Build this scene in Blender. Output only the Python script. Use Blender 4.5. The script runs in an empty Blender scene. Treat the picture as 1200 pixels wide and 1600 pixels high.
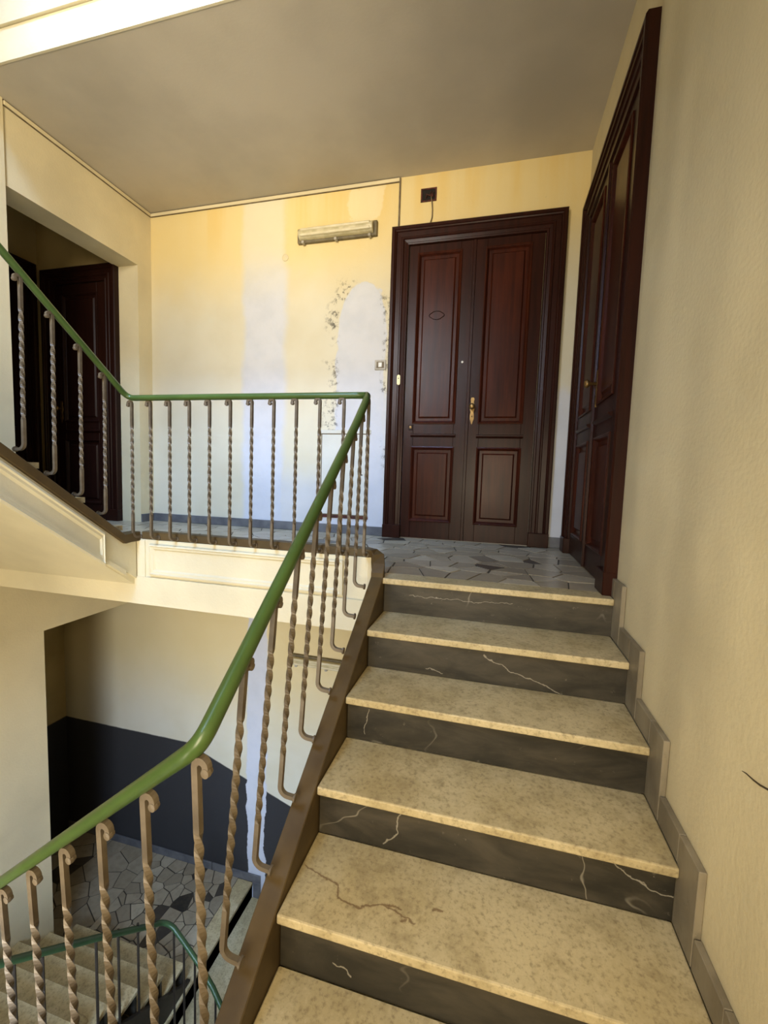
import bpy, bmesh, math, random
from mathutils import Vector, Matrix, Quaternion
random.seed(7)
PI = math.pi
scene = bpy.context.scene
COL = scene.collection

# ------------------------------------------------------------------ camera
F_PX = 667.968
cam_d = bpy.data.cameras.new('camera')
cam = bpy.data.objects.new('camera', cam_d)
COL.objects.link(cam)
cam_d.sensor_fit = 'HORIZONTAL'
cam_d.sensor_width = 36.0
cam_d.lens = 36.0 * F_PX / 1200.0
cam_d.clip_start = 0.02


def cam_rot(yaw, pitch, roll):
    rz = Matrix.Rotation(yaw, 3, 'Z')
    rx = Matrix.Rotation(pitch, 3, 'X')
    c, s = math.cos(roll), math.sin(roll)
    ry = Matrix(((c, 0, s), (0, 1, 0), (-s, 0, c)))
    m = rz @ rx @ ry
    right, fwd, up = m.col[0], m.col[1], m.col[2]
    return Matrix((right, up, -fwd)).transposed()


cam.matrix_world = Matrix.Translation((-0.5815, -2.1411, 0.5303)) @ cam_rot(0.2511, -0.0819, -0.0327).to_4x4()
scene.camera = cam

# ------------------------------------------------------------------ world, daylight, exposure
world = bpy.data.worlds.new('sky')
scene.world = world
world.use_nodes = True
bgn = world.node_tree.nodes['Background']
bgn.inputs['Color'].default_value = (0.62, 0.76, 1.0, 1)
bgn.inputs['Strength'].default_value = 0.6


def area(name, loc, target, sx, sy, power, color, spread=PI):
    l = bpy.data.lights.new(name, 'AREA')
    l.shape = 'RECTANGLE'
    l.size, l.size_y = sx, sy
    l.energy = power
    l.color = color
    l.spread = spread
    o = bpy.data.objects.new(name, l)
    COL.objects.link(o)
    o.location = loc
    o.rotation_euler = (Vector(target) - Vector(loc)).to_track_quat('-Z', 'Z').to_euler()
    return o


COOL = (0.42, 0.63, 1.0)
SKY = (0.34, 0.57, 1.0)
WARM = (1.0, 0.84, 0.58)
# daylight entering the stair windows in the front wall (one window per storey, behind the camera):
# blue sky from above, sunlit facades of the courtyard from the side and below
area('window_daylight_sky_upper', (-2.10, -2.80, 6.10), (-2.8, 1.5, 0.7), 1.0, 1.5, 78, SKY, 0.85)
area('window_daylight_sky_middle', (-2.10, -2.80, 2.50), (-2.6, 1.5, -1.2), 1.0, 1.5, 50, COOL, 1.8)
area('window_daylight_court_middle', (-2.10, -2.78, 2.50), (-2.7, 1.5, 3.1), 1.0, 1.5, 48, WARM, 1.5)
area('window_daylight_sky_lower', (-2.10, -2.80, -1.20), (-3.0, 1.5, -3.4), 1.0, 1.5, 46, COOL, 1.3)
area('window_daylight_court_lower', (-2.10, -2.79, -1.20), (-2.8, 1.5, -0.6), 1.0, 1.5, 31, WARM, 1.8)
area('window_daylight_court_side', (-0.70, -2.80, 0.45), (-0.6, 0.5, 0.2), 0.7, 1.1, 37, WARM, 2.6)  # added warm light for the near treads and right wall

vs = scene.view_settings
vs.view_transform = 'Standard'
vs.look = 'None'
vs.gamma = 1.0
vs.use_curve_mapping = False
vs.exposure = 0.0

# ------------------------------------------------------------------ dimensions
R, T = 0.1819, 0.28
XL = -1.1226
YB, ZC, XW = 1.5534, 3.0331, -3.9986
YF = -2.70            # front wall
YE = 0.05             # front edge of the landings
Z1 = -3.72            # lower landing
XR = -5.252           # far wall of the side recess
TOP, BOT = 7.4, -5.2


# ------------------------------------------------------------------ material helpers
def lin(c):
    return tuple((v / 12.92 if v <= 0.04045 else ((v + 0.055) / 1.055) ** 2.4) for v in [x / 255.0 for x in c]) + (1.0,)


class NT:
    def __init__(self, name):
        self.m = bpy.data.materials.new(name)
        self.m.use_nodes = True
        self.t = self.m.node_tree
        self.b = self.t.nodes['Principled BSDF']
        tc = self.t.nodes.new('ShaderNodeTexCoord')
        self.obj = tc.outputs['Object']
        self._sep = None

    def n(self, kind, **kw):
        nd = self.t.nodes.new(kind)
        for k, v in kw.items():
            setattr(nd, k, v)
        return nd

    def put(self, sock, v):
        if hasattr(v, 'is_output') or hasattr(v, 'links'):
            self.t.links.new(v, sock)
        else:
            if sock.type == 'RGBA' and not hasattr(v, '__len__'):
                v = (v, v, v, 1)
            sock.default_value = v

    def math(self, op, a, b=0.0, c=0.0, clamp=False):
        nd = self.n('ShaderNodeMath', operation=op, use_clamp=clamp)
        for s, v in zip(nd.inputs, (a, b, c)):
            self.put(s, v)
        return nd.outputs[0]

    def xyz(self, vec=None):
        if vec is None:
            if self._sep is None:
                s = self.n('ShaderNodeSeparateXYZ')
                self.put(s.inputs[0], self.obj)
                self._sep = s.outputs
            return self._sep
        s = self.n('ShaderNodeSeparateXYZ')
        self.put(s.inputs[0], vec)
        return s.outputs

    def comb(self, x, y, z):
        c = self.n('ShaderNodeCombineXYZ')
        for s, v in zip(c.inputs, (x, y, z)):
            self.put(s, v)
        return c.outputs[0]

    def mapping(self, scale=(1, 1, 1), loc=(0, 0, 0), rot=(0, 0, 0), vec=None):
        m = self.n('ShaderNodeMapping')
        self.put(m.inputs[0], vec or self.obj)
        m.inputs['Scale'].default_value = scale
        m.inputs['Location'].default_value = loc
        m.inputs['Rotation'].default_value = rot
        return m.outputs[0]

    def noise(self, scale, detail=4, rough=0.55, vec=None, dist=0.0):
        nd = self.n('ShaderNodeTexNoise')
        self.put(nd.inputs['Vector'], vec or self.obj)
        nd.inputs['Scale'].default_value = scale
        nd.inputs['Detail'].default_value = detail
        nd.inputs['Roughness'].default_value = rough
        nd.inputs['Distortion'].default_value = dist
        return nd.outputs['Fac']

    def ss(self, v, a, b):
        """smoothstep of v from a to b (a may exceed b)."""
        m = self.n('ShaderNodeMapRange', interpolation_type='SMOOTHSTEP')
        lo, hi = (a, b) if a < b else (b, a)
        self.put(m.inputs['Value'], v)
        m.inputs['From Min'].default_value = lo
        m.inputs['From Max'].default_value = hi
        m.inputs['To Min'].default_value = 0.0 if a < b else 1.0
        m.inputs['To Max'].default_value = 1.0 if a < b else 0.0
        return m.outputs[0]

    def ramp(self, v, stops):
        r = self.n('ShaderNodeValToRGB')
        self.put(r.inputs[0], v)
        els = r.color_ramp.elements
        while len(els) < len(stops):
            els.new(0.5)
        for e, (p, c) in zip(els, stops):
            e.position = p
            e.color = c
        return r.outputs[0]

    def mix(self, f, a, b, blend='MIX'):
        m = self.n('ShaderNodeMix', data_type='RGBA', blend_type=blend)
        self.put(m.inputs[0], f)
        self.put(m.inputs[6], a)
        self.put(m.inputs[7], b)
        return m.outputs[2]

    def bump(self, h, strength=0.2, dist=0.01):
        b = self.n('ShaderNodeBump')
        b.inputs['Strength'].default_value = strength
        b.inputs['Distance'].default_value = dist
        self.put(b.inputs['Height'], h)
        self.t.links.new(b.outputs[0], self.b.inputs['Normal'])

    def done(self, color, rough=0.6, metal=0.0, spec=None, coat=None):
        self.put(self.b.inputs['Base Color'], color)
        self.put(self.b.inputs['Roughness'], rough)
        self.b.inputs['Metallic'].default_value = metal
        if spec is not None:
            self.b.inputs['Specular IOR Level'].default_value = spec
        if coat:
            self.b.inputs['Coat Weight'].default_value = coat
            self.b.inputs['Coat Roughness'].default_value = 0.18
        return self.m


M = {}


def mat_plain(name, c1, c2, rough=0.5, scale=8.0, metal=0.0, bump=0.0, spec=None, coat=None, detail=4):
    t = NT(name)
    nz = t.noise(scale, detail)
    col = t.mix(t.ss(nz, 0.3, 0.7), lin(c1), lin(c2))
    if bump:
        t.bump(t.noise(scale * 6, 3), bump, 0.004)
    M[name] = t.done(col, rough, metal, spec, coat)


PAINT = (216, 203, 166)


def mat_paint(name, base, streak=0.25, vert_bands=False):
    t = NT(name)
    c = lin(base)
    dk = tuple(v * 0.86 for v in c[:3]) + (1,)
    lt = tuple(min(1, v * 1.06) for v in c[:3]) + (1,)
    a = t.mix(t.ss(t.noise(1.1, 5), 0.35, 0.7), lt, dk)
    st = t.noise(3.0, 3, vec=t.mapping((1, 1, 0.12)))
    a = t.mix(t.math('MULTIPLY', t.ss(st, 0.5, 0.75), streak), a, tuple(v * 0.8 for v in c[:3]) + (1,))
    # small smudges and chips
    sp = t.ss(t.noise(9.0, 6, 0.7), 0.735, 0.78)
    a = t.mix(t.math('MULTIPLY', sp, 0.45), a, lin((120, 104, 74)))
    h = t.math('ADD', t.noise(60, 3), t.math('MULTIPLY', t.noise(2.0, 2), 6.0))
    if vert_bands:
        bands = t.noise(1.5, 1, vec=t.mapping((1, 1.6, 0.13), rot=(-0.05, 0, 0)))
        h = t.math('ADD', h, t.math('MULTIPLY', bands, 30.0))
    t.bump(h, 0.12 if name == 'paint_ceiling' else 0.35, 0.004)
    M[name] = t.done(a, 0.62, spec=0.25)


mat_paint('paint_cream', PAINT)
mat_paint('paint_cream_uneven', PAINT, 0.2, True)
mat_paint('paint_ivory', (216, 208, 180), 0.12)
mat_paint('paint_ceiling', (192, 184, 168), 0.1)
mat_paint('paint_hatch', (206, 205, 194), 0.1)


def mat_back_wall():
    t = NT('back_wall_paint')
    x, y, z = t.xyz()
    wob = t.math('SUBTRACT', t.noise(2.2, 5, 0.6), 0.5)
    wob2 = t.math('SUBTRACT', t.noise(7.0, 6, 0.65), 0.5)
    xd = t.math('ADD', x, t.math('ADD', t.math('MULTIPLY', wob, 0.14), t.math('MULTIPLY', wob2, 0.05)))
    zd = t.math('ADD', z, t.math('ADD', t.math('MULTIPLY', wob, 0.3), t.math('MULTIPLY', wob2, 0.12)))
    paint = t.mix(t.ss(t.noise(1.3, 4), 0.35, 0.7), lin((210, 204, 182)), lin((202, 194, 168)))
    # ochre damp streaks under the ceiling
    s = t.noise(5.0, 4, vec=t.mapping((1, 1, 0.08)))
    top = t.math('MULTIPLY', t.ss(z, 2.35, 2.95), t.ss(x, -3.7, -3.2))
    paint = t.mix(t.math('MULTIPLY', t.math('MULTIPLY', t.ss(s, 0.42, 0.66), top), 0.6), paint, lin((204, 158, 74)))
    # yellower band under the ceiling of each storey, with a ragged lower limit
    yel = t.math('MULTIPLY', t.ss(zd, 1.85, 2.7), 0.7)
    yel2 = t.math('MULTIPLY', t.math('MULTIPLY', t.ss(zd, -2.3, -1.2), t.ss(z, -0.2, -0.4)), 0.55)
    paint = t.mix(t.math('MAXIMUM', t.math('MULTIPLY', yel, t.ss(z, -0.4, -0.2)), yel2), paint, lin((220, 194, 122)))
    plaster = t.mix(t.ss(t.noise(6, 5), 0.35, 0.7), lin((200, 201, 205)), lin((193, 195, 200)))
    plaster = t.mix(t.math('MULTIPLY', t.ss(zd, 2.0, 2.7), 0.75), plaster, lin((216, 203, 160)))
    # re-plastered pipe chase, through both storeys
    chase = t.math('MULTIPLY', t.ss(xd, -3.00, -2.93), t.ss(xd, -2.48, -2.58))
    chase_u = t.math('MULTIPLY', chase, t.ss(z, -0.5, -0.4))
    ch_l = t.math('MULTIPLY', t.math('MULTIPLY', t.ss(xd, -2.90, -2.88), t.ss(xd, -2.66, -2.68)), t.ss(z, -0.4, -0.5))
    # low washed-out area spreading from the chase
    low = t.math('MULTIPLY', t.math('MULTIPLY', t.ss(xd, -3.0, -2.9), t.ss(zd, 0.75, 0.35)), t.ss(z, -0.3, -0.2))
    # arched damp patch beside the door
    dx = t.math('DIVIDE', t.math('ADD', xd, 1.78), 0.23)
    dz = t.math('DIVIDE', t.math('SUBTRACT', zd, 1.85), 0.33)
    arch = t.math('ADD', t.math('MULTIPLY', dx, dx), t.math('MULTIPLY', t.math('MAXIMUM', dz, 0.0), t.math('MAXIMUM', dz, 0.0)))
    arch_m = t.math('MULTIPLY', t.ss(arch, 1.05, 0.9), t.ss(z, -0.3, -0.2))
    lowr = t.math('MULTIPLY', t.math('MULTIPLY', t.ss(xd, -2.05, -1.95), t.ss(zd, 1.35, 1.2)), t.ss(z, -0.3, -0.2))
    # old filler patch near the ceiling
    px = t.math('DIVIDE', t.math('ADD', xd, 1.78), 0.17)
    pz = t.math('DIVIDE', t.math('SUBTRACT', t.math('ADD', zd, t.math('MULTIPLY', wob2, 0.25)), 2.88), 0.15)
    pat = t.ss(t.math('ADD', t.math('MULTIPLY', px, px), t.math('MULTIPLY', pz, pz)), 1.1, 0.8)
    m = t.math('MAXIMUM', chase_u, ch_l)
    m = t.math('MAXIMUM', m, t.math('MULTIPLY', low, 0.75))
    m = t.math('MAXIMUM', m, arch_m)
    m = t.math('MAXIMUM', m, t.math('MULTIPLY', lowr, 0.85))
    col = t.mix(m, paint, plaster)
    col = t.mix(t.math('MULTIPLY', pat, 0.5), col, lin((226, 214, 178)))
    # mould specks and flaking along the rim of the damp patch
    ring = t.math('MULTIPLY', t.ss(arch, 0.62, 1.0), t.ss(arch, 2.9, 1.3))
    ring = t.math('MULTIPLY', ring, t.math('MULTIPLY', t.ss(z, 0.35, 0.8), t.ss(z, 2.4, 2.2)))
    specks = t.ss(t.noise(24, 8, 0.75), 0.50, 0.60)
    blot = t.ss(t.noise(3.6, 3), 0.47, 0.58)
    blot = t.math('MAXIMUM', blot, t.math('MULTIPLY', t.math('MULTIPLY', t.ss(x, -1.70, -1.60), t.ss(z, 1.45, 1.65)), t.ss(z, 2.15, 2.0)))
    sp = t.math('MULTIPLY', t.math('MULTIPLY', ring, specks), blot)
    col = t.mix(t.math('MULTIPLY', sp, 0.9), col, lin((84, 80, 72)))
    few = t.math('MULTIPLY', t.ss(t.noise(14, 7, 0.7), 0.69, 0.74), t.ss(x, -3.2, -2.0))
    col = t.mix(t.math('MULTIPLY', few, 0.5), col, lin((130, 122, 104)))
    # dark grey painted dado of the lower storey, stepping down with the entrance stairs
    edge = t.math('ADD', z, t.math('MULTIPLY', t.math('MAXIMUM', t.math('SUBTRACT', x, -3.62), 0.0), 0.36))
    edge = t.math('ADD', edge, t.math('MULTIPLY', wob2, 0.015))
    dado = t.math('MULTIPLY', t.ss(edge, -2.345, -2.36), t.math('SUBTRACT', 1.0, t.math('MULTIPLY', t.ss(xd, -2.885, -2.875), t.ss(xd, -2.67, -2.68))))
    col = t.mix(dado, col, lin((54, 53, 53)))
    h = t.math('ADD', t.math('MULTIPLY', t.noise(40, 5, 0.6), 0.6), t.math('MULTIPLY', m, 0.4))
    h = t.math('SUBTRACT', h, t.math('MULTIPLY', sp, 1.2))
    t.bump(h, 0.35, 0.004)
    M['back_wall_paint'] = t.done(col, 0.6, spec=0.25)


mat_back_wall()


def mat_dado():
    t = NT('recess_paint')
    x, y, z = t.xyz()
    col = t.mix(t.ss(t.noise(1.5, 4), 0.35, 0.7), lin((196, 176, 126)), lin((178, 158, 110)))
    low = t.math('MULTIPLY', t.ss(z, -2.34, -2.36), 1.0)
    col = t.mix(low, col, lin((54, 53, 53)))
    M['recess_paint'] = t.done(col, 0.65, spec=0.2)


mat_dado()


def seg_mask(t, u, w, pts, width, soft=2.2):
    """1 close to the polyline pts in the (u, w) plane: a single vein of the stone."""
    best = None
    for (ax, ay), (bx, by) in zip(pts[:-1], pts[1:]):
        dx, dy = bx - ax, by - ay
        L2 = dx * dx + dy * dy
        ru, rw = t.math('SUBTRACT', u, ax), t.math('SUBTRACT', w, ay)
        h = t.math('DIVIDE', t.math('ADD', t.math('MULTIPLY', ru, dx), t.math('MULTIPLY', rw, dy)), L2, clamp=True)
        eu = t.math('SUBTRACT', ru, t.math('MULTIPLY', h, dx))
        ew = t.math('SUBTRACT', rw, t.math('MULTIPLY', h, dy))
        dd = t.math('SQRT', t.math('ADD', t.math('MULTIPLY', eu, eu), t.math('MULTIPLY', ew, ew)))
        best = dd if best is None else t.math('MINIMUM', best, dd)
    return t.ss(best, width * soft, width * 0.3)


def mat_tread():
    t = NT('marble_tread')
    x, y, z = t.xyz()
    n1 = t.noise(3.0, 6, 0.6)
    n2 = t.noise(70, 4, 0.7)
    n3 = t.noise(16, 5, 0.6)
    col = t.mix(t.ss(n1, 0.35, 0.68), lin((200, 184, 144)), lin((176, 159, 117)))
    col = t.mix(t.math('MULTIPLY', t.ss(n3, 0.46, 0.7), 0.42), col, lin((138, 122, 88)))
    col = t.mix(t.math('MULTIPLY', t.ss(n2, 0.48, 0.70), 0.52), col, lin((112, 96, 68)))
    col = t.mix(t.math('MULTIPLY', t.ss(n2, 0.45, 0.25), 0.30), col, lin((222, 208, 170)))
    # hairline veins
    v = t.noise(1.1, 5, 0.5, vec=t.mapping((1, 1.6, 1), rot=(0, 0, 0.5)), dist=0.3)
    vein = t.math('SUBTRACT', 1.0, t.ss(t.math('ABSOLUTE', t.math('SUBTRACT', v, 0.5)), 0.0, 0.006))
    gate = t.ss(t.noise(1.6, 2, vec=t.mapping(loc=(3, 1, 0))), 0.54, 0.64)
    col = t.mix(t.math('MULTIPLY', t.math('MULTIPLY', vein, gate), 0.45), col, lin((96, 76, 54)))
    # the rust-brown vein of the lowest full tread
    wu = t.math('ADD', x, t.math('MULTIPLY', t.math('SUBTRACT', t.noise(30, 3), 0.5), 0.03))
    ww = t.math('ADD', y, t.math('MULTIPLY', t.math('SUBTRACT', t.noise(34, 3), 0.5), 0.03))
    vm = seg_mask(t, wu, ww, [(-1.114, -0.954), (-0.982, -0.985), (-0.972, -1.028), (-0.904, -1.032), (-0.84, -1.004), (-0.739, -1.033)], 0.0022)
    vm = t.math('MAXIMUM', vm, seg_mask(t, wu, ww, [(-0.84, -1.004), (-0.786, -1.004)], 0.0022))
    vm = t.math('MAXIMUM', vm, seg_mask(t, wu, ww, [(-0.690, -0.980), (-0.664, -0.974)], 0.003))
    vm = t.math('MAXIMUM', vm, seg_mask(t, wu, ww, [(-0.778, -1.034), (-0.764, -1.032)], 0.003))
    col = t.mix(t.math('MULTIPLY', vm, 0.7), col, lin((98, 66, 38)))
    t.bump(n2, 0.14, 0.003)
    M['marble_tread'] = t.done(col, t.math('ADD', 0.42, t.math('MULTIPLY', n1, 0.2)), spec=0.4)


mat_tread()


def mat_riser():
    t = NT('marble_riser')
    x, y, z = t.xyz()
    n1 = t.noise(5.0, 7, 0.65, vec=t.mapping((0.6, 1, 2.0), rot=(0, 0.5, 0)), dist=0.4)
    col = t.mix(t.ss(n1, 0.3, 0.72), lin((40, 38, 32)), lin((74, 68, 57)))
    ri = t.n('ShaderNodeObjectInfo')
    off = t.math('MULTIPLY', ri.outputs['Random'], 40.0)
    vv = t.n('ShaderNodeVectorMath', operation='ADD')
    t.put(vv.inputs[0], t.mapping((1, 1, 1.3), rot=(0, -0.7, 0)))
    t.put(vv.inputs[1], t.comb(off, 0.0, off))
    v = t.noise(1.2, 4, 0.5, vec=vv.outputs[0], dist=0.4)
    vein = t.math('SUBTRACT', 1.0, t.ss(t.math('ABSOLUTE', t.math('SUBTRACT', v, 0.5)), 0.0, 0.005))
    gate = t.ss(t.noise(2.2, 2, vec=vv.outputs[0]), 0.46, 0.64)
    col = t.mix(t.math('MULTIPLY', t.math('MULTIPLY', vein, gate), 0.5), col, lin((176, 168, 150)))
    wu = t.math('ADD', x, t.math('MULTIPLY', t.math('SUBTRACT', t.noise(18, 3), 0.5), 0.04))
    ww = t.math('ADD', z, t.math('MULTIPLY', t.math('SUBTRACT', t.noise(20, 3), 0.5), 0.04))
    vm = None
    for pl_, wd in (([(-0.827, -0.575), (-0.84, -0.66), (-0.883, -0.711)], 0.0018), ([(-0.592, -0.242), (-0.467, -0.296), (-0.256, -0.362)], 0.0016),
                    ([(-0.23, -0.57), (-0.108, -0.634), (-0.016, -0.657)], 0.0014), ([(-1.032, -0.41), (-1.044, -0.52)], 0.0012),
                    ([(-0.983, -0.082), (-0.469, -0.078)], 0.001), ([(-0.844, -0.337), (-0.771, -0.347)], 0.0014), ([(-0.956, -0.848), (-0.90, -0.866)], 0.0016)):
        m_ = seg_mask(t, wu, ww, pl_, wd)
        vm = m_ if vm is None else t.math('MAXIMUM', vm, m_)
    col = t.mix(t.math('MULTIPLY', vm, 0.5), col, lin((186, 178, 160)))
    sp = t.ss(t.noise(30, 5, 0.7), 0.64, 0.74)
    col = t.mix(t.math('MULTIPLY', sp, 0.4), col, lin((150, 142, 126)))
    M['marble_riser'] = t.done(col, 0.4, spec=0.4)


mat_riser()


def mat_skirt():
    t = NT('marble_skirting')
    n1 = t.noise(6.0, 6, 0.6, vec=t.mapping((1, 1, 0.5)))
    col = t.mix(t.ss(n1, 0.3, 0.7), lin((112, 103, 86)), lin((146, 136, 115)))
    sp = t.ss(t.noise(26, 5, 0.7), 0.6, 0.7)
    col = t.mix(t.math('MULTIPLY', sp, 0.4), col, lin((96, 88, 72)))
    M['marble_skirting'] = t.done(col, 0.45, spec=0.35)


mat_skirt()
mat_plain('marble_baseboard', (84, 84, 86), (108, 107, 106), 0.45, 9)


def mat_stone():
    t = NT('crazy_paving_stone')
    ri = t.n('ShaderNodeObjectInfo')
    base = t.ramp(ri.outputs['Random'], [(0.0, lin((58, 54, 48))), (0.06, lin((84, 77, 68))), (0.07, lin((146, 134, 112))),
                                         (0.4, lin((178, 165, 140))), (0.7, lin((160, 147, 122))), (1.0, lin((196, 184, 158)))])
    n1 = t.noise(14, 6, 0.65)
    col = t.mix(t.math('MULTIPLY', t.ss(n1, 0.4, 0.7), 0.3), base, lin((110, 98, 78)))
    M['crazy_paving_stone'] = t.done(col, 0.3, spec=0.45)


mat_stone()
mat_plain('grout', (70, 62, 50), (86, 78, 64), 0.8, 20)


def mat_wood(name, c1, c2, horiz=False):
    t = NT(name)
    sc = (0.9, 9, 9) if horiz else (9, 9, 0.55)
    n1 = t.noise(4.0, 6, 0.6, vec=t.mapping(sc))
    n2 = t.noise(1.6, 3)
    col = t.mix(t.ss(n1, 0.3, 0.72), lin(c1), lin(c2))
    col = t.mix(t.math('MULTIPLY', t.ss(n2, 0.45, 0.7), 0.4), col, lin((44, 20, 12)))
    sp = t.ss(t.noise(17, 5, 0.7), 0.70, 0.75)
    col = t.mix(t.math('MULTIPLY', sp, 0.25), col, lin((150, 120, 90)))
    t.bump(n1, 0.08, 0.002)
    M[name] = t.done(col, t.math('ADD', 0.24, t.math('MULTIPLY', n2, 0.16)), spec=0.15)


mat_wood('mahogany', (50, 23, 15), (36, 17, 11))
mat_wood('mahogany_panel', (68, 29, 15), (44, 19, 12))
mat_wood('mahogany_dark', (40, 20, 14), (30, 15, 11))

mat_plain('brown_iron', (110, 98, 80), (80, 69, 54), 0.42, 12, bump=0.15, spec=0.4)
mat_plain('dark_iron', (58, 50, 40), (44, 38, 30), 0.5, 12)
mat_plain('brown_channel', (90, 74, 46), (72, 58, 35), 0.55, 5, bump=0.1, spec=0.25)
mat_plain('green_enamel', (72, 96, 46), (63, 85, 40), 0.34, 6, spec=0.45)
mat_plain('dark_green_enamel', (58, 82, 50), (48, 70, 42), 0.4, 6, spec=0.3)  # same enamel as the upper handrail, with the shade downstairs put into its colour
mat_plain('brass', (150, 120, 72), (112, 88, 52), 0.38, 20, metal=0.8)
mat_plain('ivory_plate', (232, 220, 160), (222, 208, 146), 0.35, 12)
mat_plain('dark_hole', (26, 18, 14), (18, 12, 10), 0.9, 20)
mat_plain('rust_box', (92, 40, 26), (48, 24, 18), 0.8, 30, bump=0.4)
mat_plain('grey_plastic', (168, 162, 150), (146, 140, 126), 0.45, 10)
mat_plain('white_plastic', (226, 226, 222), (214, 214, 210), 0.4, 10)
mat_plain('old_grey_housing', (112, 101, 74), (90, 80, 56), 0.6, 16)
mat_plain('yellowed_diffuser', (196, 186, 152), (170, 160, 124), 0.3, 14)
mat_plain('white_tube', (216, 206, 176), (196, 186, 152), 0.3, 10)
mat_plain('cable_grey', (120, 106, 80), (92, 80, 60), 0.6, 16)
mat_plain('window_frame_paint', (206, 200, 186), (192, 186, 170), 0.5, 10)
mat_plain('crack_dark', (84, 70, 46), (64, 52, 34), 0.9, 20)
tg = NT('window_glass')
tg.b.inputs['Transmission Weight'].default_value = 1.0
M['window_glass'] = tg.done((0.9, 0.95, 1, 1), 0.05)


# ------------------------------------------------------------------ mesh helpers
class MB:
    def __init__(self):
        self.v, self.f = [], []

    def add(self, vs_, fs):
        o = len(self.v)
        self.v += [tuple(p) for p in vs_]
        self.f += [tuple(i + o for i in q) for q in fs]
        return self

    def box(self, x0, x1, y0, y1, z0, z1):
        x0, x1 = min(x0, x1), max(x0, x1)
        y0, y1 = min(y0, y1), max(y0, y1)
        z0, z1 = min(z0, z1), max(z0, z1)
        p = [(x, y, z) for z in (z0, z1) for y in (y0, y1) for x in (x0, x1)]
        return self.add(p, [(0, 2, 3, 1), (4, 5, 7, 6), (0, 1, 5, 4), (2, 6, 7, 3), (0, 4, 6, 2), (1, 3, 7, 5)])

    def prism(self, poly, axis, a, b):
        """poly: 2-D points; axis 'x': (y,z), 'y': (x,z), 'z': (x,y)."""
        def P(q, t):
            u, w = q
            return {'x': (t, u, w), 'y': (u, t, w), 'z': (u, w, t)}[axis]
        n = len(poly)
        vs_ = [P(q, a) for q in poly] + [P(q, b) for q in poly]
        fs = [tuple(range(n)), tuple(range(2 * n - 1, n - 1, -1))]
        fs += [(i, (i + 1) % n, n + (i + 1) % n, n + i) for i in range(n)]
        return self.add(vs_, fs)

    def loft(self, rings, close_ring=True, caps=True, closed=False):
        n = len(rings[0])
        vs_ = [p for r in rings for p in r]
        fs = []
        m = len(rings)
        for i in range(m if closed else m - 1):
            a, b = i * n, ((i + 1) % m) * n
            for j in range(n if close_ring else n - 1):
                k = (j + 1) % n
                fs.append((a + j, a + k, b + k, b + j))
        if caps and not closed:
            fs.append(tuple(range(n - 1, -1, -1)))
            fs.append(tuple((m - 1) * n + j for j in range(n)))
        return self.add(vs_, fs)

    def tube(self, pts, r, seg=8, flat=1.0, twist=None, square=False):
        """sweep a round (or square) bar along pts; r number or list; flat squashes the vertical axis."""
        pts = [Vector(p) for p in pts]
        n = len(pts)
        rings = []
        up = None
        for i, p in enumerate(pts):
            d = (pts[min(i + 1, n - 1)] - pts[max(i - 1, 0)]).normalized()
            if up is None:
                up = Vector((0, 0, 1)) if abs(d.z) < 0.95 else Vector((0, 1, 0))
            side = d.cross(up)
            if side.length < 1e-4:
                side = d.orthogonal()
            side.normalize()
            u2 = side.cross(d).normalized()
            up = u2
            rr = r[i] if isinstance(r, (list, tuple)) else r
            a0 = twist[i] if twist else 0.0
            k = 4 if square else seg
            off = PI / 4 if square else 0.0
            rings.append([p + side * (math.cos(a0 + off + 2 * PI * j / k) * rr) + u2 * (math.sin(a0 + off + 2 * PI * j / k) * rr * flat) for j in range(k)])
        return self.loft(rings)

    def lathe(self, prof, centre, axis='z', seg=14):
        """prof: (radius, height) pairs."""
        rings = []
        c = Vector(centre)
        for rad, h in prof:
            ring = []
            for j in range(seg):
                a = 2 * PI * j / seg
                u, w = math.cos(a) * rad, math.sin(a) * rad
                d = {'z': (u, w, h), 'y': (u, h, w), 'x': (h, u, w)}[axis]
                ring.append(c + Vector(d))
            rings.append(ring)
        return self.loft(rings)

    def mesh(self, name, smooth=False):
        me = bpy.data.meshes.new(name)
        me.from_pydata(self.v, [], self.f)
        bm = bmesh.new()
        bm.from_mesh(me)
        bmesh.ops.recalc_face_normals(bm, faces=bm.faces)
        bm.to_mesh(me)
        bm.free()
        if smooth:
            me.shade_smooth()
        return me

    def build(self, name, mat, parent=None, smooth=False, bevel=0.0, seg=1, angle=None):
        me = self.mesh(name, smooth)
        me.materials.append(M[mat])
        o = bpy.data.objects.new(name, me)
        COL.objects.link(o)
        if parent:
            o.parent = parent
        if bevel:
            b = o.modifiers.new('bevel', 'BEVEL')
            b.width = bevel
            b.segments = seg
            b.limit_method = 'ANGLE'
            b.angle_limit = 0.6
        return o


def tag(o, label, cat=None, kind=None, group=None):
    o['label'] = label
    if cat:
        o['category'] = cat
    if kind:
        o['kind'] = kind
    if group:
        o['group'] = group
    return o


def empty(name, loc=(0, 0, 0), rz=0.0):
    o = bpy.data.objects.new(name, None)
    o.empty_display_size = 0.1
    COL.objects.link(o)
    o.location = loc
    o.rotation_euler = (0, 0, rz)
    return o


def place(name, me, parent, loc=(0, 0, 0), rot=None, scale=None):
    o = bpy.data.objects.new(name, me)
    COL.objects.link(o)
    o.parent = parent
    o.location = loc
    if rot is not None:
        o.rotation_mode = 'QUATERNION'
        o.rotation_quaternion = rot
    if scale:
        o.scale = scale
    return o


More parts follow.
